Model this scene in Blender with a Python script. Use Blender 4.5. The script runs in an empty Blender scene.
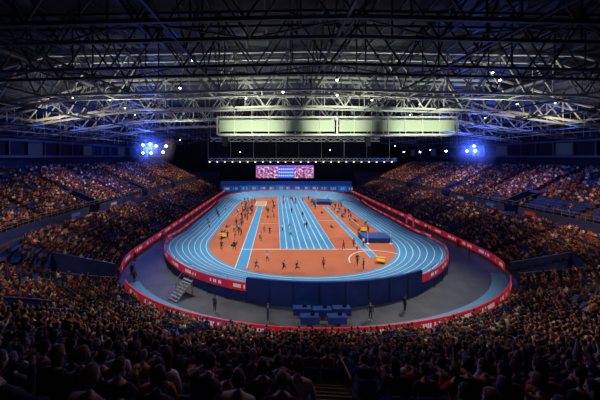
import bpy, math, random
import numpy as np
from mathutils import Vector, Matrix
random.seed(7); np.random.seed(7)
SC=bpy.context.scene
COL=SC.collection
CAM=(-4.2,0.0,16.0)

# ------------------------------------------------------------------ materials
def mat(name,color,rough=0.7,metal=0.0,emis=None,estr=0.0,spec=None):
    m=bpy.data.materials.new(name); m.use_nodes=True
    b=m.node_tree.nodes['Principled BSDF']
    b.inputs['Base Color'].default_value=(*color,1)
    b.inputs['Roughness'].default_value=rough
    b.inputs['Metallic'].default_value=metal
    if spec is not None: b.inputs['Specular IOR Level'].default_value=spec
    if emis:
        b.inputs['Emission Color'].default_value=(*emis,1); b.inputs['Emission Strength'].default_value=estr
    return m
def N(m,t,**kw):
    n=m.node_tree.nodes.new(t)
    for k,v in kw.items(): setattr(n,k,v)
    return n
def L(m,a,b): m.node_tree.links.new(a,b)
def noisy(name,c1,c2,scale,rough=0.7,metal=0.0,detail=4):
    m=mat(name,c1,rough,metal); b=m.node_tree.nodes['Principled BSDF']
    tc=N(m,'ShaderNodeTexCoord'); n=N(m,'ShaderNodeTexNoise'); n.inputs['Scale'].default_value=scale; n.inputs['Detail'].default_value=detail
    r=N(m,'ShaderNodeValToRGB'); r.color_ramp.elements[0].color=(*c1,1); r.color_ramp.elements[1].color=(*c2,1)
    r.color_ramp.elements[0].position=.35; r.color_ramp.elements[1].position=.65
    L(m,tc.outputs['Object'],n.inputs['Vector']); L(m,n.outputs['Fac'],r.inputs['Fac']); L(m,r.outputs['Color'],b.inputs['Base Color'])
    return m
def math_n(m,op,a,b=None):
    n=N(m,'ShaderNodeMath',operation=op)
    for i,v in enumerate((a,b)):
        if v is None: continue
        if isinstance(v,(int,float)): n.inputs[i].default_value=v
        else: L(m,v,n.inputs[i])
    return n.outputs[0]
def mixc(m,fac,c1,c2):
    n=N(m,'ShaderNodeMix',data_type='RGBA')
    if isinstance(fac,(int,float)): n.inputs[0].default_value=fac
    else: L(m,fac,n.inputs[0])
    for i,c in ((6,c1),(7,c2)):
        if isinstance(c,tuple): n.inputs[i].default_value=(*c,1)
        else: L(m,c,n.inputs[i])
    return n.outputs[2]
def ramp_random(name,cols,mult=1.0,rough=.85):
    m=mat(name,cols[0],rough); b=m.node_tree.nodes['Principled BSDF']
    oi=N(m,'ShaderNodeObjectInfo')
    f=math_n(m,'FRACT',math_n(m,'MULTIPLY',oi.outputs['Random'],mult))
    r=N(m,'ShaderNodeValToRGB'); r.color_ramp.interpolation='CONSTANT'
    e=r.color_ramp.elements
    while len(e)<len(cols): e.new(0.5)
    for i,c in enumerate(cols):
        e[i].position=i/len(cols)
    for i,c in enumerate(cols): e[i].color=(*c,1)
    L(m,f,r.inputs['Fac']); L(m,r.outputs['Color'],b.inputs['Base Color'])
    return m

BLUE=(0.075,0.33,0.62)
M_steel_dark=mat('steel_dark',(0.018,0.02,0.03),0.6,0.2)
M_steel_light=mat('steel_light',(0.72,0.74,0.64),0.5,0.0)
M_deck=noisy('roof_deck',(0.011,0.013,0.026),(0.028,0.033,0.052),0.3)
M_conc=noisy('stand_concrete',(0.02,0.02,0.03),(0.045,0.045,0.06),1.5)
M_floor=noisy('arena_floor',(0.065,0.07,0.085),(0.10,0.105,0.125),0.5,0.6)
M_black=mat('drape_black',(0.006,0.006,0.01),0.95)
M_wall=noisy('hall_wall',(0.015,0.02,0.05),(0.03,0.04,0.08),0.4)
M_infield=noisy('infield_orange',(0.47,0.125,0.052),(0.55,0.16,0.07),0.25,0.75)
M_lblue=mat('light_blue_carpet',(0.13,0.36,0.55),0.7)
M_dblue=noisy('blue_wall_cover',(0.006,0.035,0.20),(0.012,0.055,0.28),0.8,0.6)
M_white=mat('white_paint',(0.8,0.82,0.85),0.6)
M_seat=mat('seat_blue',(0.02,0.06,0.26),0.5)
M_grey=mat('grey_metal',(0.35,0.36,0.38),0.4,0.6)
M_yellow=mat('yellow_plastic',(0.75,0.5,0.03),0.5)
M_red=mat('red_plastic',(0.65,0.03,0.05),0.5)

def track_mat():
    m=mat('track_blue_lanes',BLUE,0.6); b=m.node_tree.nodes['Principled BSDF']
    uv=N(m,'ShaderNodeUVMap'); sp=N(m,'ShaderNodeSeparateXYZ'); L(m,uv.outputs[0],sp.inputs[0])
    u=sp.outputs['X']
    fr=math_n(m,'FRACT',math_n(m,'ADD',u,0.5)); d=math_n(m,'ABSOLUTE',math_n(m,'SUBTRACT',fr,0.5))
    line=math_n(m,'LESS_THAN',d,0.06)
    n=N(m,'ShaderNodeTexNoise'); n.inputs['Scale'].default_value=0.3
    tc=N(m,'ShaderNodeTexCoord'); L(m,tc.outputs['Object'],n.inputs['Vector'])
    base=mixc(m,n.outputs['Fac'],(0.05,0.27,0.53),(0.085,0.36,0.64))
    L(m,mixc(m,line,base,(0.75,0.85,0.92)),b.inputs['Base Color'])
    return m
M_track=track_mat()
def board_mat(name,base,alt,txt,emis=0.0):
    m=mat(name,base,0.5); b=m.node_tree.nodes['Principled BSDF']
    uv=N(m,'ShaderNodeUVMap'); sp=N(m,'ShaderNodeSeparateXYZ'); L(m,uv.outputs[0],sp.inputs[0])
    u,v=sp.outputs['X'],sp.outputs['Y']
    panel=math_n(m,'FLOOR',math_n(m,'DIVIDE',u,4.0))
    wn=N(m,'ShaderNodeTexWhiteNoise',noise_dimensions='1D'); L(m,panel,wn.inputs['W'])
    col=mixc(m,math_n(m,'GREATER_THAN',wn.outputs['Value'],0.72),base,alt)
    cell=math_n(m,'FLOOR',math_n(m,'MULTIPLY',u,4.0))
    wn2=N(m,'ShaderNodeTexWhiteNoise',noise_dimensions='1D'); L(m,cell,wn2.inputs['W'])
    g=math_n(m,'GREATER_THAN',wn2.outputs['Value'],0.35)
    fu=math_n(m,'FRACT',math_n(m,'MULTIPLY',u,4.0)); g=math_n(m,'MULTIPLY',g,math_n(m,'GREATER_THAN',fu,0.3))
    pf=math_n(m,'FRACT',math_n(m,'DIVIDE',u,4.0))
    g=math_n(m,'MULTIPLY',g,math_n(m,'MULTIPLY',math_n(m,'GREATER_THAN',pf,0.2),math_n(m,'LESS_THAN',pf,0.8)))
    g=math_n(m,'MULTIPLY',g,math_n(m,'MULTIPLY',math_n(m,'GREATER_THAN',v,0.3),math_n(m,'LESS_THAN',v,0.72)))
    c=mixc(m,g,col,txt); L(m,c,b.inputs['Base Color'])
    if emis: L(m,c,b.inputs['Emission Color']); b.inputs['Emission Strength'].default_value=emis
    return m
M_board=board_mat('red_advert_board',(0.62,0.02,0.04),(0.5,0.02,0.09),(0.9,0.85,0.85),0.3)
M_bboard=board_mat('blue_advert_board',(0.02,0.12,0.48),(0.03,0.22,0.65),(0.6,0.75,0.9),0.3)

# ------------------------------------------------------------------ mesh helpers
def mesh_obj(name,verts,faces,mats,midx=None,uvs=None,smooth=False,parent=None,link=True):
    me=bpy.data.meshes.new(name); me.from_pydata([tuple(map(float,v)) for v in verts],[],[tuple(map(int,f)) for f in faces])
    for m in (mats if isinstance(mats,(list,tuple)) else [mats]): me.materials.append(m)
    if midx is not None: me.polygons.foreach_set('material_index',np.array(midx,dtype=np.int32))
    if uvs is not None:
        l=me.uv_layers.new(name='UVMap'); 
        flat=np.array([uvs[i] for f in faces for i in f],dtype=np.float32).ravel()
        l.data.foreach_set('uv',flat)
    if smooth: me.polygons.foreach_set('use_smooth',np.ones(len(me.polygons),dtype=bool))
    me.update()
    o=bpy.data.objects.new(name,me)
    if link: COL.objects.link(o)
    if parent: o.parent=parent
    return o
class B:
    def __init__(s): s.v=[];s.f=[];s.m=[]
    def quad(s,a,b,c,d,m=0):
        k=len(s.v); s.v+= [a,b,c,d]; s.f.append((k,k+1,k+2,k+3)); s.m.append(m)
    def box(s,c,size,m=0,rot=0.0,taper=1.0):
        x,y,z=[q/2 for q in size]; k=len(s.v); cr,sr=math.cos(rot),math.sin(rot)
        for dz in (-1,1):
            t=taper if dz>0 else 1
            for dx,dy in ((-1,-1),(1,-1),(1,1),(-1,1)):
                px,py=dx*x*t,dy*y*t
                s.v.append((c[0]+px*cr-py*sr,c[1]+px*sr+py*cr,c[2]+dz*z))
        for f in ((3,2,1,0),(4,5,6,7),(0,1,5,4),(1,2,6,5),(2,3,7,6),(3,0,4,7)):
            s.f.append(tuple(k+i for i in f)); s.m.append(m)
    def beam(s,p,q,r,m=0,n=4,r2=None):
        p=Vector(p);q=Vector(q);d=(q-p)
        if d.length<1e-6: return
        d.normalize(); up=Vector((0,0,1)) if abs(d.z)<0.95 else Vector((0,1,0))
        a=d.cross(up).normalized(); b=d.cross(a); k=len(s.v); r2=r if r2 is None else r2
        for P,R in ((p,r),(q,r2)):
            for i in range(n):
                t=2*math.pi*(i+.5)/n
                s.v.append(tuple(P+a*math.cos(t)*R+b*math.sin(t)*R))
        for i in range(n):
            j=(i+1)%n; s.f.append((k+i,k+j,k+n+j,k+n+i)); s.m.append(m)
        s.f.append(tuple(k+i for i in range(n-1,-1,-1))); s.m.append(m)
        s.f.append(tuple(k+n+i for i in range(n))); s.m.append(m)
    def obj(s,name,mats,**k): return mesh_obj(name,s.v,s.f,mats,s.m,**k)
def strip(name,A,Bp,mats,u=None,smooth=False,mask=None):
    n=len(A); v=list(A)+list(Bp)
    f=[(i,i+1,n+i+1,n+i) for i in range(n-1) if mask is None or mask(i)]
    if u is None:
        u=np.concatenate([[0],np.cumsum([math.dist(A[i][:2],A[i+1][:2]) for i in range(n-1)])])
    uvs=[(t,0) for t in u]+[(t,1) for t in u]
    return mesh_obj(name,v,f,mats,uvs=uvs,smooth=smooth)

# ------------------------------------------------------------------ floor
fl=B(); fl.quad((-62,-14,-0.02),(64,-14,-0.02),(64,131,-0.02),(-62,131,-0.02)); fl.obj('floor',[M_floor])

# ------------------------------------------------------------------ track
CX=0.4; Y1=52.5; Y2=88.5; RI=17.6; W=6.4; LANE=0.98
def inner_curve():
    P=[]
    e=2/2.15
    for k in range(0,181,2):
        t=math.radians(180+k); c,s=math.cos(t),math.sin(t)
        P.append((CX+RI*math.copysign(abs(c)**e,c),Y1+RI*math.copysign(abs(s)**e,s)))
    for y in np.linspace(Y1,Y2,24)[1:-1]: P.append((CX+RI,y))
    for k in range(0,181,2):
        t=math.radians(k); c,s=math.cos(t),math.sin(t)
        P.append((CX+RI*math.copysign(abs(c)**e,c),Y2+RI*math.copysign(abs(s)**e,s)))
    for y in np.linspace(Y2,Y1,24)[1:-1]: P.append((CX-RI,y))
    return np.array(P)
IC=inner_curve(); nI=len(IC)
T=np.roll(IC,-1,0)-np.roll(IC,1,0); T/=np.linalg.norm(T,axis=1)[:,None]
NI=np.stack([T[:,1],-T[:,0]],1)
YM=(Y1+Y2)/2
def bank(y):
    t=min(max((abs(y-YM)-13)/17,0),1); return 1.7*t*t*(3-2*t)
def tp(i,o,z=0.0):
    i%=nI; p=IC[i]+NI[i]*o; f=min(max((o-0.3)/(W-0.3),0),1)
    return (p[0],p[1],0.03+bank(IC[i][1])*f+z)
offs=np.linspace(-0.5,W,15)
slen=np.concatenate([[0],np.cumsum(np.linalg.norm(np.diff(np.vstack([IC,IC[:1]]),axis=0),axis=1))])
V=[];UV=[];F=[]
for i in range(nI+1):
    for o in offs: V.append(tp(i,o)); UV.append(((o)/LANE,slen[i]))
no=len(offs)
for i in range(nI):
    for j in range(no-1):
        a=i*no+j; F.append((a,a+1,a+no+1,a+no))
mesh_obj('running_track',V,F,M_track,uvs=UV,smooth=True)
inf=[(IC[i][0]-NI[i][0]*.45,IC[i][1]-NI[i][1]*.45,0.02) for i in range(nI)]
mesh_obj('infield',inf,[tuple(range(nI))],M_infield)
def ring(name,o,z0,z1,m,sel,abs0=False,thick=0.12):
    idx=list(range(nI+1))
    A=[tp(i,o,z0) if not abs0 else (tp(i,o)[0],tp(i,o)[1],z0) for i in idx]
    Bp=[tp(i,o,z1) for i in idx]
    ob=strip(name,A,Bp,m,mask=lambda i: sel(IC[i%nI],i))
    s=ob.modifiers.new('s','SOLIDIFY'); s.thickness=thick; s.offset=0
    return ob
ring('track_skirt',W+0.05,0.0,0.0,M_dblue,lambda p,i:True,abs0=True)
near_c=lambda p: p[1]<Y1 and -6.0<p[0]<9.5
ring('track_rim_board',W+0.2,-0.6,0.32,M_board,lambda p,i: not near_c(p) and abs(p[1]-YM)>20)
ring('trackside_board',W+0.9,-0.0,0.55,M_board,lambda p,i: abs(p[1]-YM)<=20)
ring('crash_barrier',W+0.2,0.0,0.95,M_dblue,lambda p,i: near_c(p),abs0=True,thick=.3)
rb=B()
for i in range(nI):
    if bank(IC[i][1])>0.4 and not near_c(IC[i]):
        rb.beam(tp(i,W+.05,.75),tp(i+1,W+.05,.75),.03)
        if i%3==0: rb.beam(tp(i,W+.05,-.0),tp(i,W+.05,.75),.03)
rb.obj('track_handrail',[M_grey])
sb_=B()
for i in range(nI):
    if IC[i][1]<Y1-6 and i%3==0:
        p=tp(i,W+.42,.0); h=p[2]+(.9 if near_c(IC[i]) else -.62)
        sb_.beam((p[0],p[1],.0),(p[0],p[1],h),.035)
sb_.obj('barrier_posts',[mat('post_blue',(.01,.03,.12),.5)])

def lanes(name,x0,x1,y0,y1,n,z=0.035):
    mesh_obj(name,[(x0,y0,z),(x1,y0,z),(x1,y1,z),(x0,y1,z)],[(0,1,2,3)],M_track,uvs=[(0,0),(n,0),(n,1),(0,1)])
lanes('sprint_straight',-3.5,6.0,46.0,104.0,8)
lanes('long_jump_runway',-10.1,-8.3,38,84,1)
lanes('pole_vault_runway',10.6,11.9,42,84,1)
wl=B()
for (x0,y0,x1,y1) in ((-10,45.6,12,45.85),(-8,63,-3.5,63.12),(6,66,10.6,66.12)):
    wl.quad((x0,y0,.04),(x1,y0,.04),(x1,y1,.04),(x0,y1,.04))
for t in range(24):
    a0,a1=math.pi*t/24,math.pi*(t+1)/24
    wl.quad((12+5*math.cos(a0),40+5*math.sin(a0),.04),(12+5.15*math.cos(a0),40+5.15*math.sin(a0),.04),(12+5.15*math.cos(a1),40+5.15*math.sin(a1),.04),(12+5*math.cos(a1),40+5*math.sin(a1),.04))
wl.obj('infield_line_markings',[M_white])
sp=B(); M_sand=noisy('sand',(0.5,0.36,0.2),(0.6,0.45,0.27),3)
sp.box((-9.2,89,.06),(3.2,9,.1),0); 
for dx in (-1.7,1.7): sp.box((-9.2+dx,89,.1),(.25,9.4,.18),1)
for dy in (-4.6,4.6): sp.box((-9.2,89+dy,.1),(3.6,.25,.18),1)
sp.obj('long_jump_sandpit',[M_sand,M_white])
def high_jump(name,x,y,w,d,h):
    b=B(); b.box((x,y,.08),(w,d,.12),1); b.box((x-w*.25,y,.14+h/2),(w*.49,d*.97,h),0); b.box((x+w*.25,y,.14+h/2),(w*.49,d*.97,h),0)
    b.box((x,y,.14+h+.03),(w*.99,d*.95,.05),2)
    for s in (-1,1):
        b.beam((x+s*w*.42,y-d*.6,0.03),(x+s*w*.42,y-d*.6,2.3),.04,3); b.box((x+s*w*.42,y-d*.6,.06),(.5,.6,.06),3)
    b.beam((x-w*.42,y-d*.6,1.9),(x+w*.42,y-d*.6,1.9),.025,4)
    return b.obj(name,[M_dblue,M_black,mat('mat_top',(0.02,0.09,0.33),.6),M_white,M_red])
high_jump('high_jump_mat',14.6,51,5,4,.7)
high_jump('pole_vault_mat',11.3,90.5,6.5,6,.85)
pv=B()
for s in (-1,1):
    pv.beam((11.3+s*2.6,85.9,0.03),(11.3+s*2.6,85.9,5.6),.07); pv.box((11.3+s*2.6,85.9,.12),(.6,.8,.18))
pv.beam((8.7,85.9,4.6),(13.9,85.9,4.6),.035,1); pv.obj('pole_vault_uprights',[M_white,M_yellow])
hb_=B(); 
for s in (-1,1):
    hb_.beam((s*.55,0,0),(s*.55,0,.98),.025); hb_.beam((s*.55,-.02,.03),(s*.55,.65,.03),.03)
hb_.box((0,0,.98),(1.18,.05,.14),1); hb_.box((0,-.03,.98),(.35,.02,.12),2)
hm=hb_.obj('hurdle',[M_grey,M_white,M_red]); hm.location=(13.6,58,.04); hm.rotation_euler[2]=1.57
def hurdle(x,y,rot=0):
    o=bpy.data.objects.new('hurdle',hm.data); COL.objects.link(o); o.location=(x,y,.04); o.rotation_euler[2]=rot
for k in range(1,6): hurdle(13.6,58+k*1.0,1.57)
for k in range(4): hurdle(-14.2,67+k*1.1,1.57)
def table(x,y,rot=0,cloth=M_dblue,w=1.8):
    b=B()
    for sx in (-1,1):
        for sy in (-1,1): b.beam((sx*w*.46,sy*.33,0),(sx*w*.46,sy*.33,.72),.025,1)
    b.box((0,0,.74),(w,.75,.04),0); b.box((0,-.37,.42),(w,.02,.62),0); b.box((.3,0,.9),(.4,.05,.28),1); b.box((.3,.05,.77),(.2,.15,.02),1)
    o=b.obj('officials_table',[cloth,M_black]); o.location=(x,y,.03); o.rotation_euler[2]=rot
TABLES=[(-12.5,58,1.57),(-12.6,64,1.57),(-12.2,74,1.57),(-13,80,1.57),(13.5,70,-1.57),(14,77,-1.57),(-1.6,26.9,0),(.4,26.7,0),(2.4,26.9,0),(-1.0,25.5,0),(1.6,25.5,0)]
for x,y,r in TABLES: table(x,y,r)
def bench(x,y,rot):
    b=B(); b.box((0,0,.44),(2.4,.34,.05),0)
    for s in (-1,1): b.beam((s*1.0,-.13,0),(s*1.0,-.13,.42),.025,1); b.beam((s*1.0,.13,0),(s*1.0,.13,.42),.025,1)
    b.box((.3,.35,.16),(.5,.3,.3),2); b.box((-.6,.36,.13),(.4,.3,.24),3)
    o=b.obj('athletes_bench',[mat('bench_wood',(.3,.2,.1),.6),M_grey,mat('bag_red',(.4,.03,.03),.8),mat('bag_black',(.02,.02,.02),.8)]); o.location=(x,y,.03); o.rotation_euler[2]=rot
BENCH=((-11.6,48,1.5),(-15,60.5,1.57),(-15.2,56.5,1.57),(-6.0,70,1.57),(9,75,1.57),(8.6,60,1.57),(15.6,66,1.57),(-6.2,80,1.57))
for x,y,r in BENCH: bench(x,y,r)
def finish_clock(x,y,rot):
    b=B(); b.box((0,0,.1),(1.0,.6,.12),0); b.box((0,0,.55),(1.3,.5,.7),1); b.box((0,-.26,.58),(1.1,.02,.4),2)
    o=b.obj('timing_clock',[M_black,M_yellow,mat('clock_face',(.02,.02,.02),.4,emis=(1,.4,.05),estr=1.0)]); o.location=(x,y,.03); o.rotation_euler[2]=rot
finish_clock(11.4,39.8,-.4); finish_clock(-14.6,52,.4); finish_clock(14.3,56.2,-.2)
ar=B()
prev=None
for k in range(17):
    t=math.pi*k/16; p=(26.9,62+1.6*math.cos(t),0.05+2.3*math.sin(t))
    if prev: ar.beam(prev,p,.2,0,8)
    prev=p
ar.obj('inflatable_arch',[mat('inflatable_red',(.7,.05,.08),.4,emis=(.9,.06,.12),estr=.25)],smooth=True)
st=B()
for k in range(8):
    st.box((0,k*.28,.1+k*.2),(1.5,.3,.05),0)
for s in (-.75,.75):
    st.beam((s,-.1,0.02),(s,2.1,1.6),.05,0); st.beam((s,-.1,1.0),(s,2.1,2.6),.03,0)
    for k in (0,3,7): st.beam((s,k*.28,.1+k*.2),(s,k*.28,1.05+k*.2),.025,0)
for s in (-.7,.7): st.beam((s,2.0,0),(s,2.0,1.5),.05,0)
o=st.obj('access_stairs',[M_grey]); o.location=(-15.6,29.6,0); o.rotation_euler[2]=-.6

# ------------------------------------------------------------------ seating bowl
YC=43.5
def front_curve():
    P=[]
    for y in np.arange(118,YC,-0.5): P.append((-27.0,y,-1,0))
    for k in np.arange(0,180.01,.6):
        t=math.radians(180+k); a=27.0 if k<=90 else 29.0; b=YC-23
        x,y=a*math.cos(t),YC+b*math.sin(t)
        nx,ny=math.cos(t)/a,math.sin(t)/b; l=math.hypot(nx,ny); P.append((x,y,nx/l,ny/l))
    for y in np.arange(YC+.5,118.1,.5): P.append((29.0,y,1,0))
    return np.array(P)
FC=front_curve(); FP=FC[:,:2]; FN=FC[:,2:]; nF=len(FC)
FS=np.concatenate([[0],np.cumsum(np.linalg.norm(np.diff(FP,axis=0),axis=1))])
FW=np.clip(-FN[:,1],0,1)**1.5
NR=31; TR=0.85; D0=0.6; Z0=0.6
side_inc=[0]+[.36]*11+[.36,0]+[1.4]+[.41]*40
near_inc=[0]+[.43]*9+[.62]*5+[.55]*5+[.58]*40
SZ=np.cumsum(side_inc)[:NR+1]; NZ=np.cumsum(near_inc)[:NR+1]
def rowz(r,w): return Z0+SZ[r]*(1-w)+NZ[r]*w
def s_at(x=None,y=None,side=None):
    best=None
    for i in range(nF):
        if side=='L' and FP[i][0]>0 or side=='R' and FP[i][0]<0: continue
        d=abs(FP[i][0]-x) if y is None else abs(FP[i][1]-y)
        if y is None and FP[i][1]>YC: continue
        if best is None or d<best[0]: best=(d,FS[i])
    return best[1]
sL=s_at(y=34.0,side='L'); sR=s_at(y=35.0,side='R')
voms=[(sL-2.6,sL+2.2,0,7,True),(sR-1.9,sR+1.9,0,6,True)]
for y in (52,72,92): 
    for sd in 'LR': 
        s=s_at(y=y,side=sd); voms.append((s-1.3,s+1.3,14,19,False))
for x in (-15,14): 
    s=s_at(x=x); voms.append((s-.8,s+.8,10,14,False))
def in_vom(s,r):
    return any(a<=s<=b and r0<=r<=r1 for a,b,r0,r1,_ in voms)
sC=s_at(x=-2.0)
aisles=[sC]+[s_at(x=x) for x in (-9,-17,-23,8,15.5,22.5)]
for y in (42,52,62,72,82,92,102,112):
    aisles+=[s_at(y=y,side='L'),s_at(y=y,side='R')]
def minrow(s): return 17 if abs(s-sC)<.01 else 0
bw=B()
for r in range(NR):
    d=D0+TR*r
    for i in range(nF-1):
        if in_vom((FS[i]+FS[i+1])/2,r): continue
        a,b=FP[i],FP[i+1]; na,nb=FN[i],FN[i+1]; za,zb_=rowz(r,FW[i]),rowz(r,FW[i+1])
        a0=a+na*d;b0=b+nb*d;a1=a+na*(d+TR);b1=b+nb*(d+TR)
        bw.quad((*a0,za),(*b0,zb_),(*b1,zb_),(*a1,za),0)
        pa=rowz(r-1,FW[i]) if r else 0; pb=rowz(r-1,FW[i+1]) if r else 0
        bw.quad((*a0,pa),(*b0,pb),(*b0,zb_),(*a0,za),1 if r==14 else 0)
M_tier=noisy('tier_wall',(0.02,0.04,0.12),(0.03,0.06,0.18),1)
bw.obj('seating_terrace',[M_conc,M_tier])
vb=B()
for a,b,r0,r1,gl in voms:
    ia=int(np.searchsorted(FS,a)); ib=int(np.searchsorted(FS,b)); w=FW[(ia+ib)//2]
    zf=0.02 if gl else rowz(r0-1,w); zt=rowz(r1,w)+(.9); d0=D0+TR*r0-.0; d1=D0+TR*(r1+1)
    A0=FP[ia]+FN[ia]*d0;A1=FP[ia]+FN[ia]*d1;B0=FP[ib]+FN[ib]*d0;B1=FP[ib]+FN[ib]*d1
    vb.quad((*A0,zf),(*B0,zf),(*B1,zf),(*A1,zf),0)
    z0t=rowz(r0,w)+.9
    vb.quad((*A0,zf),(*A1,zf),(*A1,zt),(*A0,z0t),1); vb.quad((*B0,zf),(*B1,zf),(*B1,zt),(*B0,z0t),1)
    vb.quad((*A1,zf),(*B1,zf),(*B1,zt),(*A1,zt),1)
    m0=A1*.75+B1*.25; m1=A1*.25+B1*.75; n=FN[ia]*.06
    vb.quad((*(m0-n),zf),(*(m1-n),zf),(*(m1-n),zf+2.2),(*(m0-n),zf+2.2),2)
    for P,Q in ((A0,A1),(B0,B1)): vb.beam((*P,z0t),(*Q,zt),.04,3)
vb.obj('vomitory_entrances',[M_conc,M_tier,mat('doorway_glow',(.02,.03,.06),.5,emis=(.10,.25,.8),estr=.9),M_grey])
gap=lambda i: any(a-.3<=FS[i]<=b+.3 for a,b,_,_,g in voms if g)
A=[(*(FP[i]+FN[i]*.0),0.12) for i in range(nF)]; Bp=[(*(FP[i]),1.15) for i in range(nF)]
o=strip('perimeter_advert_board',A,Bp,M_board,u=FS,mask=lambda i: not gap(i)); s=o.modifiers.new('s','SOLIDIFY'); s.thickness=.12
i0=int(np.searchsorted(FS,s_at(y=33,side='L'))); i1=int(np.searchsorted(FS,s_at(y=36,side='R')))
strip('perimeter_walkway',[(*(FP[i]-FN[i]*.35),.0) for i in range(i0,i1)],[(*(FP[i]-FN[i]*1.9),.0) for i in range(i0,i1)],M_lblue)
rl=B(); 
for i in range(0,nF-3,3):
    if FW[i]>.55: continue
    d=D0+TR*14; z=rowz(14,FW[i]); z2=rowz(14,FW[i+3]); p=FP[i]+FN[i]*d; q=FP[i+3]+FN[i+3]*d
    rl.beam((*p,z+1.0),(*q,z2+1.0),.035); rl.beam((*p,z),(*p,z+1.0),.025); rl.beam((*p,z+.5),(*q,z2+.5),.02)
rl.obj('tier_handrail',[M_grey])
sg=B()
for k,(sd,y) in enumerate([('R',48),('R',57),('R',66),('R',78),('L',47),('L',58),('L',68),('L',82)]):
    i=int(np.searchsorted(FS,s_at(y=y,side=sd))); p=FP[i]+FN[i]*(D0+TR*14-.08); z=rowz(13,FW[i])
    sg.box((p[0],p[1],z+.75),(.06,2.0,.6),k%3)
sg.obj('fascia_banners',[mat('banner_red',(.4,.05,.04),.6,emis=(.6,.06,.03),estr=.1),mat('banner_blue',(.04,.12,.4),.6,emis=(.05,.2,.8),estr=.12),mat('banner_white',(.4,.4,.5),.6,emis=(.4,.5,.8),estr=.08)])
asb=B()
for s in aisles:
    i=int(np.searchsorted(FS,s)); i=min(i,nF-1)
    p=FP[i]; n=FN[i]; t=np.array([-n[1],n[0]]); rot=math.atan2(t[1],t[0])
    for r in range(max(1,minrow(s)),NR):
        if in_vom(s,r) or in_vom(s,r-1) : continue
        z0=rowz(r-1,FW[i]); h=(rowz(r,FW[i])-z0)/2
        if h<.05 or h>.5: continue
        c=p+n*(D0+TR*r-.2)
        asb.box((c[0],c[1],z0+h/2),(1.0,.4,h),0,rot)
        e=p+n*(D0+TR*r-.38); asb.box((e[0],e[1],z0+h+.01),(1.0,.04,.03),1,rot)
        e=p+n*(D0+TR*r+.03); asb.box((e[0],e[1],z0+2*h+.01),(1.0,.04,.03),1,rot)
asb.obj('aisle_steps',[mat('step_red',(.09,.045,.035),.8),mat('step_nosing',(.25,.18,.11),.6)])
hr=B()
for s in aisles:
    i=min(int(np.searchsorted(FS,s)),nF-1); p=FP[i]; n=FN[i]; t=np.array([-n[1],n[0]])*.5
    for r in range(2,NR-2,3):
        if any(in_vom(s,q) for q in (r,r+1,r+2)) or r in (12,13,14) or r<minrow(s): continue
        a=p+n*(D0+TR*r+.1)+t; b=p+n*(D0+TR*(r+2)-.1)+t; za=rowz(r,FW[i]); zb_=rowz(r+1,FW[i])
        if a[1]<7 : continue
        hr.beam((*a,za),(*a,za+.9),.022); hr.beam((*b,zb_),(*b,zb_+.9),.022); hr.beam((*a,za+.9),(*b,zb_+.9),.022)
hr.obj('aisle_handrails',[mat('rail_red',(.45,.04,.04),.4)])

# ------------------------------------------------------------------ people
skin_cols=[(0.62,0.32,0.20),(0.54,0.28,0.16),(0.68,0.39,0.25),(0.12,0.055,0.03),(0.32,0.16,0.09)]
M_skin=ramp_random('skin',skin_cols,3.7,.6)
M_hair=ramp_random('hair',[(0.02,0.012,0.008),(0.05,0.028,0.015),(0.14,0.08,0.035),(0.01,0.01,0.01),(0.3,0.27,0.24),(0.22,0.14,0.06),(0.03,0.02,0.02)],11.3,.7)
M_shirt=ramp_random('clothing_top',[(0.03,0.03,0.045),(0.58,0.52,0.45),(0.42,0.04,0.03),(0.03,0.06,0.20),(0.02,0.02,0.02),(0.58,0.26,0.09),(0.12,0.10,0.10),(0.03,0.03,0.03),(0.85,0.77,0.66),(0.10,0.04,0.07),(0.34,0.19,0.11),(0.02,0.02,0.03),(0.02,0.02,0.025),(0.05,0.04,0.04)],7.9,.9)
M_trou=ramp_random('clothing_trousers',[(0.02,0.025,0.05),(0.015,0.015,0.018),(0.05,0.055,0.08),(0.07,0.05,0.04)],5.3,.9)
M_shoe=mat('shoe',(0.05,0.05,0.05),.5)
M_eye=mat('eye',(0.02,0.015,0.01),.2)
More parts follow.
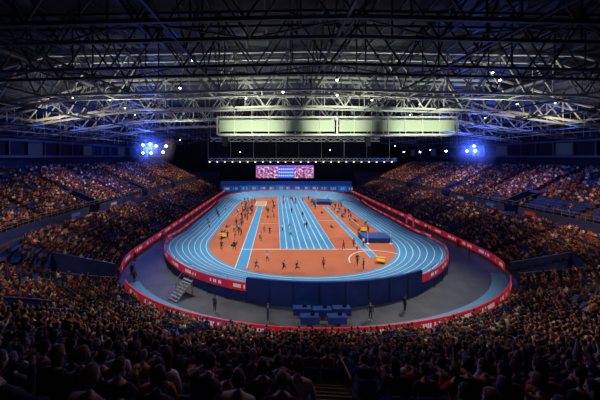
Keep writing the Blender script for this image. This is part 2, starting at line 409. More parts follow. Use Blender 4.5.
def head_geom(c,yaw=0.0,tilt=0.0,long_hair=False):
    V=[];F=[];M=[]
    nu,nv=16,12
    def pt(th,ph,inflate=0):
        x=math.sin(ph)*math.cos(th); y=math.sin(ph)*math.sin(th); z=math.cos(ph)
        X=x*.076; Y=y*.094; Z=z*.118
        if z<0: X*=1+.32*z; Y*=1+(.12*z if y>0 else .34*z)
        if y>.75 and -.35<z<.12: Y+=.022*max(0,1-abs(x)/.22)*(1 if z<-.02 else .5)
        if y>.7 and .02<z<.22 and .2<abs(x)<.6: Y-=.008
        if y>.6 and -.62<z<-.45: Y+=.006
        hair=(z>.52) or (y<.12 and z>-.45) or (y<.45 and z>.2)
        if long_hair and y<.1 and z>-.98: hair=True
        if hair: k=1.10 if not long_hair else 1.16; X*=k;Y*=k;Z*=k if z>0 else 1
        if long_hair and y<.1 and z<-.3: Z-= .09; X*=1.35
        return X,Y,Z,hair
    H=[]
    for j in range(nv+1):
        for i in range(nu):
            X,Y,Z,h=pt(2*math.pi*i/nu,math.pi*j/nv); V.append((X,Y,Z)); H.append(h)
    for j in range(nv):
        for i in range(nu):
            f=(j*nu+i,(j+1)*nu+i,(j+1)*nu+(i+1)%nu,j*nu+(i+1)%nu); F.append(f); M.append(1 if sum(H[q] for q in f)>=3 else 0)
    b=B(); b.v=V;b.f=F;b.m=M
    for s in (-1,1):
        b.box((s*.083,-.004,.0),(.018,.035,.06),0)
        b.box((s*.030,.083,.012),(.024,.014,.012),5)
    b.box((0,.086,-.062),(.045,.012,.010),6)
    R=Matrix.Rotation(yaw,3,'Z')@Matrix.Rotation(tilt,3,'X')
    b.v=[tuple(R@Vector(v)+Vector(c)) for v in b.v]
    return b
M_lip=mat('lips',(.25,.06,.05),.5)
def person_mesh(name,J,head_yaw=0,head_tilt=0,long_hair=False,mats=None,bare_arms=False,bare_legs=False,bulk=1.0):
    order=['pelvis','belly','chest','neck0','neck1','shL','elL','wrL','haL','shR','elR','wrR','haR','hpL','knL','anL','toL','hpR','knR','anR','toR']
    rad=dict(pelvis=(.135,.11),belly=(.125,.10),chest=(.15,.11),neck0=(.075,.07),neck1=(.05,.052),sh=(.072,.07),el=(.048,.046),wr=(.03,.028),ha=(.034,.02),hp=(.095,.095),kn=(.06,.06),an=(.04,.042),to=(.038,.028))
    edges=[('pelvis','belly'),('belly','chest'),('chest','neck0'),('neck0','neck1')]
    for s in 'LR': edges+=[('chest','sh'+s),('sh'+s,'el'+s),('el'+s,'wr'+s),('wr'+s,'ha'+s),('pelvis','hp'+s),('hp'+s,'kn'+s),('kn'+s,'an'+s),('an'+s,'to'+s)]
    ix={k:i for i,k in enumerate(order)}
    me=bpy.data.meshes.new('tmp'); me.from_pydata([J[k] for k in order],[(ix[a],ix[b]) for a,b in edges],[])
    ob=bpy.data.objects.new('tmp',me); COL.objects.link(ob)
    sk=ob.modifiers.new('sk','SKIN'); 
    for i,k in enumerate(order):
        key=k if k in rad else k[:2]; r=rad[key]; q=bulk if key not in('wr','ha','an','to','neck1') else 1
        me.skin_vertices[0].data[i].radius=(r[0]*q,r[1]*q); me.skin_vertices[0].data[i].use_root=(i==0)
    sb=ob.modifiers.new('sb','SUBSURF'); sb.levels=1; sb.render_levels=1
    dg=bpy.context.evaluated_depsgraph_get(); ev=ob.evaluated_get(dg); m2=ev.to_mesh()
    V=[tuple(v.co) for v in m2.vertices]; F=[tuple(p.vertices) for p in m2.polygons]
    ev.to_mesh_clear(); bpy.data.objects.remove(ob)
    seg=[(('pelvis','belly'),2),(('belly','chest'),2),(('chest','neck0'),2),(('neck0','neck1'),0)]
    for s in 'LR': seg+=[(('chest','sh'+s),2),(('sh'+s,'el'+s),2),(('el'+s,'wr'+s),0 if bare_arms else 2),(('wr'+s,'ha'+s),0),(('pelvis','hp'+s),3),(('hp'+s,'kn'+s),3),(('kn'+s,'an'+s),0 if bare_legs else 3),(('an'+s,'to'+s),4)]
    S=[(np.array(J[a]),np.array(J[b]),m) for (a,b),m in seg]
    M=[]
    VA=np.array(V)
    for f in F:
        c=VA[list(f)].mean(0); best=(9,0)
        for a,b,m in S:
            ab=b-a; t=np.clip(np.dot(c-a,ab)/np.dot(ab,ab),0,1); d=np.linalg.norm(c-a-ab*t)
            if d<best[0]: best=(d,m)
        M.append(best[1])
    b=B(); b.v=V;b.f=F;b.m=M
    for s,sg_ in (('L',1),('R',-1)):
        w=Vector(J['wr'+s]);h=Vector(J['ha'+s]); d=(h-w).normalized(); side=d.cross(Vector((0,0,1)))
        if side.length<.1: side=Vector((0,1,0))
        side.normalize(); dn=d.cross(side).normalized()
        for k,ln in enumerate((.062,.072,.068,.052)):
            p=h+side*((k-1.5)*.019)+d*.015; q=p+d*ln*.55+dn*.008; q2=q+d*ln*.4+dn*.022
            b.beam(p,q,.009,0,5,.008); b.beam(q,q2,.008,0,5,.006)
        p=w+d*.03+side*.03; q=p+side*.03+d*.035; b.beam(p,q,.011,0,5,.009); b.beam(q,q+d*.025,.009,0,5,.006)
    n1=Vector(J['neck1'])
    hb=head_geom(n1+Vector((0,.018,.105)),head_yaw,head_tilt,long_hair)
    k=len(b.v); b.v+=hb.v; b.f+=[tuple(i+k for i in f) for f in hb.f]; b.m+=hb.m
    mats=mats or [M_skin,M_hair,M_shirt,M_trou,M_shoe,M_eye,M_lip]
    me=bpy.data.meshes.new(name); me.from_pydata(b.v,[],b.f)
    for m in mats: me.materials.append(m)
    me.polygons.foreach_set('material_index',np.array(b.m,dtype=np.int32)); me.polygons.foreach_set('use_smooth',np.ones(len(b.f),dtype=bool)); me.update()
    return me
def seated(lean=0.0,arms='lap',spread=.1):
    J={}
    def up(x,y,z):
        c,s=math.cos(lean),math.sin(lean); return (x,-.02+y*c+z*s,.54+z*c-y*s)
    J['pelvis']=(0,-.02,.54); J['belly']=up(0,.0,.16); J['chest']=up(0,0,.36); J['neck0']=up(0,0,.50); J['neck1']=up(0,.015,.575)
    for n,s in (('L',1),('R',-1)):
        J['sh'+n]=up(s*.18,0,.44)
        if arms=='lap': J['el'+n]=up(s*.25,.05,.19); J['wr'+n]=(s*.11,.27,.66); J['ha'+n]=(s*.06,.33,.66)
        elif arms=='clap': J['el'+n]=up(s*.26,.13,.22); J['wr'+n]=up(s*.06,.32,.36); J['ha'+n]=up(s*.02,.38,.40)
        elif arms=='up': J['el'+n]=up(s*.30,.08,.62); J['wr'+n]=up(s*.24,.10,.86); J['ha'+n]=up(s*.23,.11,.93)
        elif arms=='phone': J['el'+n]=up(s*.24,.16,.24); J['wr'+n]=up(s*.09,.30,.48); J['ha'+n]=up(s*.05,.33,.54)
        elif arms=='chin':
            J['el'+n]=(s*.16,.30,.68); J['wr'+n]=up(s*.06,.17,.46); J['ha'+n]=up(s*.04,.16,.53)
        J['hp'+n]=(s*.09,.03,.53); J['kn'+n]=(s*spread,.42,.52); J['an'+n]=(s*spread,.40,.10); J['to'+n]=(s*spread,.53,.045)
    return J
def standing(arms='down',bend=0.0,step=.0,lift=0):
    J={}
    def up(x,y,z):
        c,s=math.cos(bend),math.sin(bend); return (x,y*c+z*s,.95+z*c-y*s)
    J['pelvis']=(0,0,.95);J['belly']=up(0,.0,.15);J['chest']=up(0,0,.35);J['neck0']=up(0,0,.51);J['neck1']=up(0,.015,.585)
    for n,s in (('L',1),('R',-1)):
        J['sh'+n]=up(s*.185,0,.45)
        if arms=='down': J['el'+n]=up(s*.25,-.02,.16);J['wr'+n]=up(s*.25,.07,-.08);J['ha'+n]=up(s*.245,.10,-.16)
        elif arms=='up': J['el'+n]=up(s*.33,.02,.65);J['wr'+n]=up(s*.28,.04,.90);J['ha'+n]=up(s*.27,.05,.98)
        elif arms=='front': J['el'+n]=up(s*.23,.12,.18);J['wr'+n]=up(s*.10,.30,.24);J['ha'+n]=up(s*.06,.36,.26)
        J['hp'+n]=(s*.09,0,.90);J['kn'+n]=(s*.10,.03+s*step*.5,.5);J['an'+n]=(s*.10,s*step-.02,.09);J['to'+n]=(s*.11,s*step+.12,.04)
    return J
def running(ph=1):
    J={}
    l=.16
    def up(x,y,z):
        c,s=math.cos(l),math.sin(l); return (x,y*c+z*s,.93+z*c-y*s)
    J['pelvis']=(0,0,.93);J['belly']=up(0,0,.15);J['chest']=up(0,0,.35);J['neck0']=up(0,0,.51);J['neck1']=up(0,.015,.585)
    a,b=('L','R') if ph==1 else ('R','L')
    sa,sb=(1,-1) if ph==1 else (-1,1)
    J['sh'+a]=up(sa*.185,-.04,.45);J['el'+a]=up(sa*.24,-.27,.26);J['wr'+a]=up(sa*.22,-.10,.07);J['ha'+a]=up(sa*.21,-.05,.03)
    J['sh'+b]=up(sb*.185,.05,.45);J['el'+b]=up(sb*.23,.14,.19);J['wr'+b]=up(sb*.12,.30,.37);J['ha'+b]=up(sb*.09,.33,.43)
    J['hp'+a]=(sa*.09,.02,.88);J['kn'+a]=(sa*.09,.40,.76);J['an'+a]=(sa*.09,.34,.34);J['to'+a]=(sa*.09,.48,.29)
    J['hp'+b]=(sb*.09,-.02,.88);J['kn'+b]=(sb*.09,-.12,.50);J['an'+b]=(sb*.09,-.42,.20);J['to'+b]=(sb*.09,-.36,.05)
    return J
specs=[(seated(.10,'lap'),0,.05,False),(seated(.35,'lap'),.2,.0,True),(seated(.05,'clap'),-.25,0,False),(seated(.15,'lap',.16),.35,-.1,True),
       (seated(.55,'chin'),0,.25,False),(seated(.0,'phone'),0,0,False),(seated(.12,'lap'),-.5,0,True),(seated(-.05,'lap',.14),.1,.1,False),(seated(.0,'up'),0,.1,False)]
pcol=bpy.data.collections.new('spectator_variants')
for k,(J,yw,tl,lh) in enumerate(specs):
    me=person_mesh('spectator_figure',J,yw,tl,lh,bulk=1.0+.12*random.random()+.1*(k%2))
    pcol.objects.link(bpy.data.objects.new('spectator_figure',me))
seatb=B()
seatb.box((0,.06,.42),(.44,.42,.05),0); seatb.box((0,-.19,.66),(.44,.05,.46),0,0,.92); seatb.box((0,-.12,.2),(.06,.08,.4),1); seatb.box((0,-.1,.02),(.3,.2,.03),1)
scol=bpy.data.collections.new('seat_variants')
so=mesh_obj('arena_seat',seatb.v,seatb.f,[M_seat,M_black],seatb.m,link=False); scol.objects.link(so)

def instancer(name,pts,rots,scl,idx,coll):
    me=bpy.data.meshes.new(name); me.vertices.add(len(pts)); me.vertices.foreach_set('co',np.array(pts,dtype=np.float32).ravel())
    a=me.attributes.new('rot','FLOAT_VECTOR','POINT'); a.data.foreach_set('vector',np.array(rots,dtype=np.float32).ravel())
    a=me.attributes.new('scl','FLOAT','POINT'); a.data.foreach_set('value',np.array(scl,dtype=np.float32))
    a=me.attributes.new('idx','INT','POINT'); a.data.foreach_set('value',np.array(idx,dtype=np.int32))
    o=bpy.data.objects.new(name,me); COL.objects.link(o)
    g=bpy.data.node_groups.new(name+'_gn','GeometryNodeTree')
    g.interface.new_socket('Geometry',in_out='INPUT',socket_type='NodeSocketGeometry'); g.interface.new_socket('Geometry',in_out='OUTPUT',socket_type='NodeSocketGeometry')
    n=g.nodes; gi=n.new('NodeGroupInput'); go=n.new('NodeGroupOutput'); ci=n.new('GeometryNodeCollectionInfo'); iop=n.new('GeometryNodeInstanceOnPoints')
    ci.inputs['Collection'].default_value=coll; ci.inputs['Separate Children'].default_value=True; ci.inputs['Reset Children'].default_value=True
    def na(nm,t): q=n.new('GeometryNodeInputNamedAttribute'); q.data_type=t; q.inputs['Name'].default_value=nm; return q.outputs['Attribute']
    er=n.new('FunctionNodeEulerToRotation')
    l=g.links; l.new(gi.outputs[0],iop.inputs['Points']); l.new(ci.outputs[0],iop.inputs['Instance']); iop.inputs['Pick Instance'].default_value=True
    l.new(na('idx','INT'),iop.inputs['Instance Index']); l.new(na('rot','FLOAT_VECTOR'),er.inputs[0]); l.new(er.outputs[0],iop.inputs['Rotation']); l.new(na('scl','FLOAT'),iop.inputs['Scale'])
    l.new(iop.outputs[0],go.inputs[0])
    md=o.modifiers.new('gn','NODES'); md.node_group=g
    return o
pp=[];pr=[];ps=[];pi_=[];sp_=[];sr=[]
AIS=np.array(aisles); AMIN=np.array([minrow(s) for s in aisles])
sb1=(s_at(y=37,side='L'),s_at(y=30,side='L')); sb2=(s_at(y=38,side='R'),s_at(y=50,side='R'))
for r in range(NR):
    d=D0+TR*r+.58; Q=FP+FN*d; cl=np.concatenate([[0],np.cumsum(np.linalg.norm(np.diff(Q,axis=0),axis=1))])
    pos=np.arange(.3,cl[-1],.54)
    for c in pos:
        s=np.interp(c,cl,FS); i=min(int(np.searchsorted(cl,c)),nF-1); w=FW[i]
        stretch=(cl[min(i+1,nF-1)]-cl[i-1])/(FS[min(i+1,nF-1)]-FS[i-1])
        if ((np.abs(AIS-s)*stretch<.80)&(AMIN<=r)).any(): continue
        if any(a-.35<=s<=b+.35 and r0-.5<=r<=r1 for a,b,r0,r1,_ in voms): continue
        if r in (12,13) and w<.55: continue
        x=np.interp(c,cl,Q[:,0]); y=np.interp(c,cl,Q[:,1])
        if y<-1.5 or math.hypot(x-CAM[0],y-CAM[1])<2.6: continue
        z=rowz(r,w); n=FN[i]; rz=math.atan2(-n[1],-n[0])-math.pi/2
        sp_.append((x,y,z)); sr.append((0,0,rz))
        dens=.93 if y<60 else .9
        q=math.sin(s*.31+r*.9)+math.sin(s*.13-r*.5)+.6*math.sin(s*.71+r*.23)
        if q>1.5: dens=.3
        if q<-1.9: dens=.55
        if sb1[0]<s<sb1[1] and 6<r<15: dens=.25
        if sb2[0]<s<sb2[1] and 13<r<18: dens=.12
        if random.random()<dens:
            pp.append((x,y,z)); pr.append((0,0,rz+random.gauss(0,.12))); ps.append(random.uniform(.92,1.05)); 
            k=random.randrange(len(specs)); 
            if k==8 and random.random()<.8: k=0
            pi_.append(k)
instancer('arena_seating',sp_,sr,[1.0]*len(sp_),[0]*len(sp_),scol)
instancer('spectator_crowd',pp,pr,ps,pi_,pcol)
print('spectators',len(pp),'seats',len(sp_))

def kit(top,bot,skin,hair): return [mat('skin_a',skin,.6),mat('hair_a',hair,.8),mat('vest',top,.7),mat('shorts',bot,.7),mat('spikes',(.8,.8,.1),.5),M_eye,M_lip]
kits=[kit((.7,.05,.05),(.03,.03,.08),(.12,.055,.03),(.01,.01,.01)),kit((.8,.8,.85),(.02,.02,.02),(.45,.25,.16),(.08,.04,.02)),kit((.03,.05,.12),(.03,.03,.05),(.42,.22,.14),(.2,.12,.05)),kit((.02,.02,.02),(.02,.02,.03),(.5,.3,.2),(.03,.02,.01))]
tmpl={}
tmpl['run1']=[person_mesh('sprinter',running(1),bare_arms=True,bare_legs=True,mats=k) for k in kits]
tmpl['run2']=[person_mesh('sprinter',running(2),bare_arms=True,bare_legs=True,mats=k) for k in kits]
tmpl['stand']=[person_mesh('official',standing('down'),mats=k) for k in kits]
tmpl['walk']=[person_mesh('athlete',standing('down',.05,.22),mats=k) for k in kits]
tmpl['front']=[person_mesh('official',standing('front',.08),mats=k) for k in kits]
tmpl['bend']=[person_mesh('official',standing('front',.9,.1),mats=k) for k in kits]
placed=[]
def put(kind,k,x,y,rot,name,z=0.04,chk=True):
    if chk:
        if any(math.hypot(x-a,y-b)<.9 for a,b in placed): return
        if any(abs(x-a)<1.0 and abs(y-b)<1.5 for a,b,_ in TABLES): return
        if any(abs(x-a)<1.1 and abs(y-b)<1.8 for a,b,_ in BENCH): return
        if any(math.hypot(x-a,y-b)<1.3 for a,b in ((11.4,39.8),(-14.6,52),(14.3,56.2))): return
        if -15.2<x<-13.3 and 66<y<71.5: return
    placed.append((x,y))
    o=bpy.data.objects.new(name,tmpl[kind][k]); COL.objects.link(o); o.location=(x,y,z); o.rotation_euler[2]=rot; return o
for kind,k,x,y,rz,nm in (('run1',2,-7,36.9,-1.6,'sprinter'),('run2',3,-3.2,36.4,-1.5,'sprinter'),('run1',3,-1.4,36.4,-1.6,'sprinter'),('walk',0,2.5,37.5,.5,'athlete'),('walk',1,-5.5,40,2.5,'athlete'),('stand',3,8.0,37.2,1,'official'),
    ('walk',2,7.7,39,0,'athlete'),('stand',1,11.2,47,.6,'official'),('bend',1,9.3,44.5,2,'official'),('front',0,-12,50.5,-1.5,'official')): put(kind,k,x,y,rz,nm)
for j in range(150):
    side=random.choice((-1,-1,1)); 
    x=random.uniform(-15.2,-10.7) if side<0 else random.uniform(12.3,16.2); y=random.uniform(45,96)
    if random.random()<.2: x=random.choice((-6.8,-5,7.5,9))+random.uniform(-.5,.5)
    if side>0 and (47<y<54 or 85<y<94.5 or 55<y<64 and x<14.6): continue
    if -11.2<x<-7 and 84<y<94: continue
    kd=random.choice(('stand','front','walk','bend','stand')); put(kd,random.choice((0,1,1,2,3,3)),x,y,random.uniform(-3,3),'official')
for j in range(14):
    put(random.choice(('stand','walk')),random.randrange(4),random.uniform(-3,5.5),random.uniform(52,100),random.uniform(-3,3),'athlete',.05)
for j in range(7): put('run1' if j%2 else 'run2',random.randrange(4),-18.6-(j%3)*1.0,58+j*3.1,3.14,'sprinter',.05)
for x,y in ((-25.3,40),(-25.5,50),(27.2,46),(27,55),(26.2,42),(-10.5,27.4),(9,27.4),(5,26.0),(-5,25.8),(-23.4,35.5),(-22,33.5),(-24.4,34.2)):
    put('stand',random.choice((2,3)),x,y,random.uniform(-3,3),'steward',.0)

# ------------------------------------------------------------------ shell
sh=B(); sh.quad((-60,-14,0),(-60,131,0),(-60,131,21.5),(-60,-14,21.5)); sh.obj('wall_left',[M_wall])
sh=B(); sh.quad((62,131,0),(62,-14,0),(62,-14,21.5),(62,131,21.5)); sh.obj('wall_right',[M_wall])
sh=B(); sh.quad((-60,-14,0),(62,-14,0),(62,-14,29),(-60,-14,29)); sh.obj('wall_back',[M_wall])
dr=B(); n=240; xs=np.linspace(-60,62,n)
for i in range(n-1):
    y0=129+.25*math.sin(i*1.6); y1=129+.25*math.sin((i+1)*1.6)
    dr.quad((xs[i],y0,0),(xs[i+1],y1,0),(xs[i+1],y1,28.5),(xs[i],y0,28.5))
dr.obj('wall_far',[M_black])
rf=B()
prof=[(-60,21.5),(-46,24.5),(-33,28.8),(0,29.4),(33,28.8),(47,24.5),(62,21.5)]
for (x0,z0),(x1,z1) in zip(prof[:-1],prof[1:]): rf.quad((x0,-14,z0),(x1,-14,z1),(x1,131,z1),(x0,131,z0))
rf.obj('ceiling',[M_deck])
for sx,x0,nm in ((-1,-56.3,'suite_gallery'),(1,58.3,'suite_gallery')):
    g=B(); 
    g.box((x0,58,15.9),(1.2,140,.5),0); g.box((x0,58,19.2),(1.2,140,.5),0); 
    for y in np.arange(-8,126,4): g.box((x0,y,17.5),(.5,.25,2.9),0)
    for k,y in enumerate(np.arange(-6,124,4)): g.box((x0+sx*.2,y,17.5),(.08,3.6,2.6),1 if k%4 else 2)
    g.obj(nm,[mat('gallery_fascia',(.04,.06,.12),.6),mat('gallery_glass',(.01,.015,.03),.6,spec=.1),mat('gallery_glass_lit',(.02,.02,.04),.6,emis=(.08,.12,.28),estr=.1,spec=.1)])

# ------------------------------------------------------------------ roof steel
def zt(x): return np.interp(x,[p[0] for p in prof],[p[1] for p in prof])-.5
def zb(x): return np.interp(x,[-60,-33,0,33,62],[19.3,23.4,24.2,23.4,19.3])
def lateral(y,m,rc=.16,rbr=.08,x0=-58,x1=60,bay=6.5):
    b=B(); xs=np.arange(x0,x1+.1,bay)
    for dy in (-1.3,1.3):
        for i in range(len(xs)-1):
            a,c=xs[i],xs[i+1]; mid=(a+c)/2
            b.beam((a,y+dy,zb(a)),(c,y+dy,zb(c)),rc)
            b.beam((a,y+dy,zt(a)),(c,y+dy,zt(c)),rc)
            b.beam((a,y+dy,zb(a)),(mid,y+dy,zt(mid)),rbr); b.beam((mid,y+dy,zt(mid)),(c,y+dy,zb(c)),rbr)
            b.beam((mid,y+dy,zt(mid)),(mid,y+dy,zb(mid)),rbr*.8)
    for i,a in enumerate(xs):
        b.beam((a,y-1.3,zb(a)),(a,y+1.3,zb(a)),rbr); 
        if i<len(xs)-1: b.beam((a,y-1.3 if i%2 else y+1.3,zb(a)),(xs[i+1],y+1.3 if i%2 else y-1.3,zb(xs[i+1])),rbr*.8)
    return b.obj('roof_truss',[m])
for y,m in ((9,M_steel_dark),(17,M_steel_dark),(25,M_steel_dark),(34,M_steel_light),(45,M_steel_light),(57,M_steel_light),(70,M_steel_light),(85,M_steel_dark),(101,M_steel_dark),(117,M_steel_dark)):  # pale steel for spotlit trusses, near-black for silhouettes: lighting put into the colour
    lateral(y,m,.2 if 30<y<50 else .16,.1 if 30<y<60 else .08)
for x in (-33,-22,-11,0,11,22,33):
    b=B(); ys=np.arange(2,126,6.0); z0=zb(x);z1=zt(x)
    for a,c in zip(ys[:-1],ys[1:]):
        b.beam((x,a,z0),(x,c,z0),.12); b.beam((x,a,z0),(x,(a+c)/2,z1),.07); b.beam((x,(a+c)/2,z1),(x,c,z0),.07); b.beam((x,a,z1),(x,c,z1),.12)
    b.obj('longitudinal_truss',[M_steel_dark])
b=B()
for x in np.arange(-58,61,2.4): b.beam((x,-13,zt(x)+.25),(x,130,zt(x)+.25),.1)
b.obj('roof_purlins',[mat('purlin_steel',(.06,.07,.11),.5,.2)])
b=B()
for x,z in ((-36,22.3),(-44,20.8),(-52,19.6),(38,22.3),(46,20.8),(54,19.6)):
    b.box((x,60,z),(1.2,130,.12),0)
    for s in (-.6,.6):
        b.beam((x+s,-5,z+1),(x+s,125,z+1),.035,1)
        for y in np.arange(0,125,5): b.beam((x+s,y,z),(x+s,y,zt(x)),.025,1)
b.obj('roof_catwalks',[M_steel_dark,M_steel_light])
b=B()
for x in (-28,28):
    for y in np.arange(6,120,6): b.beam((x,y,25.2),(x,y+5.6,25.2),.38,0,10); b.beam((x,y+5.6,25.2),(x,y+6,25.2),.43,0,10)
b.obj('ventilation_duct',[mat('duct_metal',(.10,.10,.12),.5,.5)],smooth=False)
b=B(); gx0,gx1,gy=-14,26,44.6; gz0,gz1=19.6,22.5
b.beam((gx0,gy,gz0),(gx1,gy,gz0),.16); b.beam((gx0,gy,gz1),(gx1,gy,gz1),.16); b.beam((gx0,gy+2,gz0),(gx1,gy+2,gz0),.16); b.beam((gx0,gy+2,gz1),(gx1,gy+2,gz1),.16)
for k,x in enumerate(np.linspace(gx0,gx1,15)):
    b.beam((x,gy,gz0),(x,gy,gz1),.07 if k%7 else .18); b.beam((x,gy,gz0),(x,gy+2,gz0),.07); b.beam((x,gy+2,gz0),(x,gy+2,gz1),.06); b.beam((x,gy,gz1),(x,gy,24),.03)
b.box(((gx0+gx1)/2,gy+1,gz0+.02),(gx1-gx0,1.9,.08),2)
for x0,x1 in ((gx0+.3,5.6),(6.4,gx1-.3)):
    b.quad((x0,gy+.1,gz0+.5),(x1,gy+.1,gz0+.5),(x1,gy+.1,gz1-.5),(x0,gy+.1,gz1-.5),1)
b.obj('roof_gantry',[M_steel_light,mat('gantry_panel',(.50,.58,.42),.4),M_steel_dark])
def rig(name,x0,x1,y,z,h,emis,bays):
    b=B()
    for dz in (0,h):
        for dy in (0,h): b.beam((x0,y+dy,z+dz),(x1,y+dy,z+dz),.07)
    xs=np.linspace(x0,x1,bays+1)
    for i in range(bays):
        b.beam((xs[i],y,z),(xs[i+1],y,z+h),.045); b.beam((xs[i],y,z+h),(xs[i+1],y,z),.045)
        if i%2==0: b.box(((xs[i]+xs[i+1])/2,y-.1,z-.25),(.8,.5,.45),1); b.box(((xs[i]+xs[i+1])/2,y-.37,z-.25),(.55,.02,.3),2)
        if i%6==0: b.beam((xs[i],y,z+h),(xs[i],y,27),.03)
    return b.obj(name,[M_steel_light,M_black,emis])
M_warm=mat('lamp_warm_glow',(1,1,1),.5,emis=(1,.82,.55),estr=2.2)
M_lampw=mat('lamp_white_glow',(1,1,1),.5,emis=(1,1,.9),estr=12)
M_lampb=mat('lamp_blue_glow',(.3,.4,1),.5,emis=(.25,.42,1),estr=40)
rig('lighting_rig',-27.6,37.5,92,14.2,1.0,M_warm,50)
rig('lighting_rig',-22,24,72.5,20.0,.9,M_black,24)
def lamps(name,pts,me,size=.22,down=(0,-.5,-.85)):
    b=B(); d=Vector(down).normalized()
    for p in pts:
        p=Vector(p); b.beam(p-d*.45,p,size*1.15,0,10); b.beam(p,p+d*.05,size*.95,1,10); b.beam(p-d*.45,(p.x,p.y,p.z+1.2),.03,0)
    return b.obj(name,[M_black,me])
wp=[]
def W2(px,py,Y): return ((px-276)/267*Y+CAM[0],Y,16-(py-156)*Y/267)
for px,py,Y in ((73,98,45),(110,100,45),(125,108,45),(135,115,57),(180,88,34),(193,60,25),(246,98,45),(283,92,34),(337,95,34),(337,80,30),(372,100,45),(420,104,45),(493,72,30),(500,80,30),(517,104,45),(555,103,45),(230,122,57),(485,118,57),(330,150,90),(430,150,90),(240,152,90),(395,146,85),(180,140,75),(410,115,57)):
    wp.append(W2(px,py,Y))
lamps('ceiling_spotlights',wp,M_lampw,.13)  # glowing lamp heads hung under the roof steel
BL=W2(152,148,72); BR=W2(471,149,62)
lamps('blue_floodlights',[W2(143,145,72),W2(150,144,72),W2(156,146,72),W2(143,153,72),W2(151,153,72),W2(163,152,72),W2(166,146,72)],M_lampb,.30,(.35,-.8,-.35))
lamps('blue_floodlights',[W2(474,146,62),W2(467,151,62),W2(475,151,62),W2(446,151,72),W2(420,152,85),W2(404,152,95)],M_lampb,.24,(-.35,-.8,-.35))
for x,y in ((-16,62),(17,62)):
    b=B()
    for k in range(7): b.box((x,y-.05*k*k*.3,21.0-k*.42),(1.2,.6,.38),0); b.box((x,y-.05*k*k*.3-.31,21.0-k*.42),(1.0,.02,.3),1)
    b.beam((x,y,21.2),(x,y,24),.03,0); b.obj('speaker_array',[M_black,M_steel_dark])

# scattering spheres added round the floodlight clusters to give their blue halos
def haze(c,R,dens):
    m=bpy.data.materials.new('lamp_halo'); m.use_nodes=True; nt=m.node_tree; nt.nodes.clear()
    out=nt.nodes.new('ShaderNodeOutputMaterial'); vs=nt.nodes.new('ShaderNodeVolumeScatter'); tc=nt.nodes.new('ShaderNodeTexCoord')
    ln=nt.nodes.new('ShaderNodeVectorMath'); ln.operation='LENGTH'; nt.links.new(tc.outputs['Object'],ln.inputs[0])
    mr=nt.nodes.new('ShaderNodeMapRange'); mr.inputs['From Min'].default_value=0; mr.inputs['From Max'].default_value=R; mr.inputs['To Min'].default_value=dens; mr.inputs['To Max'].default_value=0
    nt.links.new(ln.outputs['Value'],mr.inputs['Value']); nt.links.new(mr.outputs['Result'],vs.inputs['Density']); vs.inputs['Color'].default_value=(.6,.7,1,1)
    nt.links.new(vs.outputs[0],out.inputs['Volume'])
    import bmesh
    bm=bmesh.new(); bmesh.ops.create_icosphere(bm,subdivisions=3,radius=R); me=bpy.data.meshes.new('lamp_halo'); bm.to_mesh(me); bm.free(); me.materials.append(m)
    o=bpy.data.objects.new('lamp_halo',me); COL.objects.link(o); o.location=c
haze(BL,6.2,.05); haze(BR,5.6,.05)

# ------------------------------------------------------------------ far end
def screen_mat():
    m=mat('video_screen',(0,0,0),.4); b=m.node_tree.nodes['Principled BSDF']
    uv=N(m,'ShaderNodeUVMap'); sp=N(m,'ShaderNodeSeparateXYZ'); L(m,uv.outputs[0],sp.inputs[0]); u,v=sp.outputs['X'],sp.outputs['Y']
    mp=N(m,'ShaderNodeMapping'); mp.inputs['Scale'].default_value=(20,5,1); L(m,uv.outputs[0],mp.inputs[0])
    vo=N(m,'ShaderNodeTexNoise'); vo.inputs['Scale'].default_value=1.3; vo.inputs['Detail'].default_value=5; L(m,mp.outputs[0],vo.inputs['Vector'])
    r=N(m,'ShaderNodeValToRGB'); e=r.color_ramp.elements; e[0].position=.36;e[0].color=(.02,.01,.10,1);e[1].position=.66;e[1].color=(1,.85,.85,1)
    q=e.new(.43);q.color=(.35,.02,.12,1);q=e.new(.48);q.color=(.05,.06,.4,1);q=e.new(.54);q.color=(.7,.22,.12,1);q=e.new(.6);q.color=(.2,.3,.7,1)
    L(m,vo.outputs['Fac'],r.inputs['Fac'])
    mid=math_n(m,'MULTIPLY',math_n(m,'GREATER_THAN',u,.38),math_n(m,'LESS_THAN',u,.66))
    tx=math_n(m,'MULTIPLY',math_n(m,'GREATER_THAN',math_n(m,'FRACT',math_n(m,'MULTIPLY',v,4)),.55),math_n(m,'GREATER_THAN',math_n(m,'FRACT',math_n(m,'MULTIPLY',u,31)),.45))
    cm=mixc(m,tx,(.02,.08,.6),(.6,.7,.95))
    top=math_n(m,'GREATER_THAN',v,.88)
    c=mixc(m,mid,r.outputs['Color'],cm); c=mixc(m,top,c,(.22,.08,.6))
    L(m,c,b.inputs['Emission Color']); b.inputs['Emission Strength'].default_value=1.3
    return m
x0,x1,zl,zh,ys=-13.6,13.6,5.6,11.6,126.0
em=bpy.data.objects.new('video_screen',None); COL.objects.link(em)
mesh_obj('display',[(x0,ys,zl),(x1,ys,zl),(x1,ys,zh),(x0,ys,zh)],[(0,1,2,3)],screen_mat(),uvs=[(0,0),(1,0),(1,1),(0,1)],parent=em)
b=B(); b.box(((x0+x1)/2,ys+.5,(zl+zh)/2),(x1-x0+.6,.8,zh-zl+.6),0)
for x in (x0+1,0,x1-1): b.beam((x,ys+.6,0),(x,ys+.6,zl),.2,0)
b.obj('frame',[M_black],parent=em)
def hoard(name,pts,z0,z1,m):
    A=[(x,y,z0) for x,y in pts]; Bq=[(x,y,z1) for x,y in pts]; o=strip(name,A,Bq,m); s=o.modifiers.new('s','SOLIDIFY'); s.thickness=.15
hoard('far_hoarding',[(-28,119),(-14,121.5),(0,122.5),(15,121.5),(30,119)],.05,2.6,M_bboard)
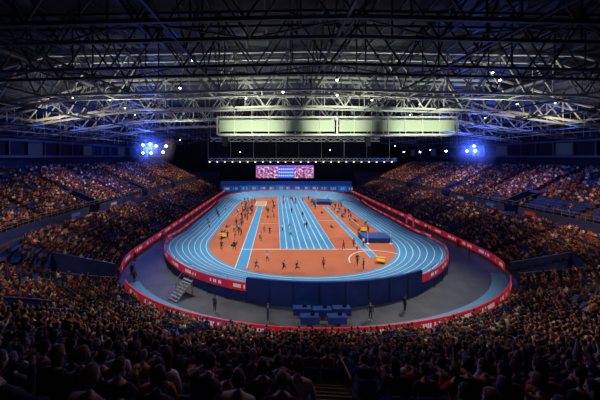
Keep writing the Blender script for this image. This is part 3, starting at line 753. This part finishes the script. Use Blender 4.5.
hoard('far_hoarding',[(-30,124),(31,124)],.05,4.3,mat('far_blue_wall',(.02,.08,.35),.6,emis=(.02,.10,.45),estr=.15))
for x0_,x1_ in ((-52,-31),(33,54)):
    b=B()
    for k in range(10): b.box(((x0_+x1_)/2,120.5+k*.85,.4+k*.42),(x1_-x0_,.85,.8+k*.84-.0),0)
    b.obj('corner_terrace',[M_conc])

# ------------------------------------------------------------------ lights
def spot(name,loc,target,power,color,angle=70,blend=.6,radius=.4):
    l=bpy.data.lights.new(name,'SPOT'); l.energy=power; l.color=color; l.spot_size=math.radians(angle); l.spot_blend=blend; l.shadow_soft_size=radius
    o=bpy.data.objects.new(name,l); COL.objects.link(o); o.location=loc
    o.rotation_euler=(Vector(target)-Vector(loc)).to_track_quat('-Z','Y').to_euler(); return o
def point(name,loc,power,color,radius=.5):
    l=bpy.data.lights.new(name,'POINT'); l.energy=power; l.color=color; l.shadow_soft_size=radius
    o=bpy.data.objects.new(name,l); COL.objects.link(o); o.location=loc
Wn=(1,.96,.92)
for y in (36,50,64,78,92,106):
    for sx in (-1,1):
        spot('front_fill',(sx*19,y,22.5),(sx*8,y+1,0),12500,Wn,84,.8)
for sx in (-1,1): spot('front_fill',(sx*12,15,22.8),(sx*8,31,0),4400,(.85,.9,1),58,.8)  # added fill from the camera side for the near barrier and concourse
for k,y in enumerate((34,54,74,94,112)):
    spot('stand_light_warm',(-30,y,22.8),(-42,y+2,6),(7500,11500,10000,11500,9000)[k],(1,.57,.33),70,.8)
    spot('stand_light_warm',(32,y,22.8),(44,y+2,6),(13500,9500,13500,9500,10000)[k],(1,.52,.27),70,.8)
for x,p in ((-23,5200),(-9,5800),(8,6800),(23,6800)):
    spot('stand_light_warm',(x,28,23),(x*1.25,17.5,4),p,(1,.64,.38),66,.9)
spot('stand_light_warm',(24,12,23),(30,20,7),5600,(1,.54,.26),70,.8)
spot('stand_light_warm',(-24,12,23),(-30,21,7),3800,(1,.60,.34),70,.8)
spot('stand_light_warm',(-4,12,22),(-3.6,5,12),260,(1,.6,.4),50,.9)
for p,t,e in ((BL,(-44,50,10),8000),(BL,(-50,90,24),16000),(BL,(-30,50,26),14000),(BR,(46,50,10),4500),(BR,(48,90,22),14000),(BR,(34,46,26),10000)):
    spot('blue_flood',(p[0],p[1]-1.2,p[2]-.6),t,e,(.08,.16,1),110,.8,.3)
point('blue_flood',(BL[0],BL[1]-1.5,BL[2]-.3),2600,(.08,.16,1),.6); point('blue_flood',(BR[0],BR[1]-1.5,BR[2]-.3),1900,(.08,.16,1),.6)
for x in (-48,50):
    for y in (48,75,100): spot('blue_flood',(x,y,17.5),(x*.72,y+6,25),4200,(.10,.20,1),130,.8,.3)
for x in (-24,-8,8,24):
    for y in (38,56): spot('gantry_fill',(x,y,17.4),(x*1.05,y,28),4200,(.95,1,.84),100,.8,.3)
for x in (-38,40): spot('gantry_fill',(x,40,17.5),(x,44,24),2800,(1,.85,.6),120,.8,.3)
for x in (-8,6,20): spot('gantry_fill',(x,33,17.8),(x,45,21.2),9000,(.92,1,.78),60,.8,.3)  # added spots that only brighten the gantry panels
for x in (-24,0,26): spot('gantry_fill',(x,14,19.5),(x,22,29),260,(.3,.4,1),130,.8,.3)
w=bpy.data.worlds.new('hall_ambient'); SC.world=w; w.use_nodes=True
w.node_tree.nodes['Background'].inputs[0].default_value=(.25,.35,.8,1); w.node_tree.nodes['Background'].inputs[1].default_value=.02

# ------------------------------------------------------------------ camera
cd=bpy.data.cameras.new('camera'); cam=bpy.data.objects.new('camera',cd); COL.objects.link(cam)
cam.location=CAM; cam.rotation_euler=(math.radians(90),0,0)
cd.sensor_width=36; cd.lens=36*267/600; cd.shift_x=24/600; cd.shift_y=-44/600; cd.clip_end=500; cd.clip_start=.05
SC.camera=cam
SC.view_settings.view_transform='Standard'
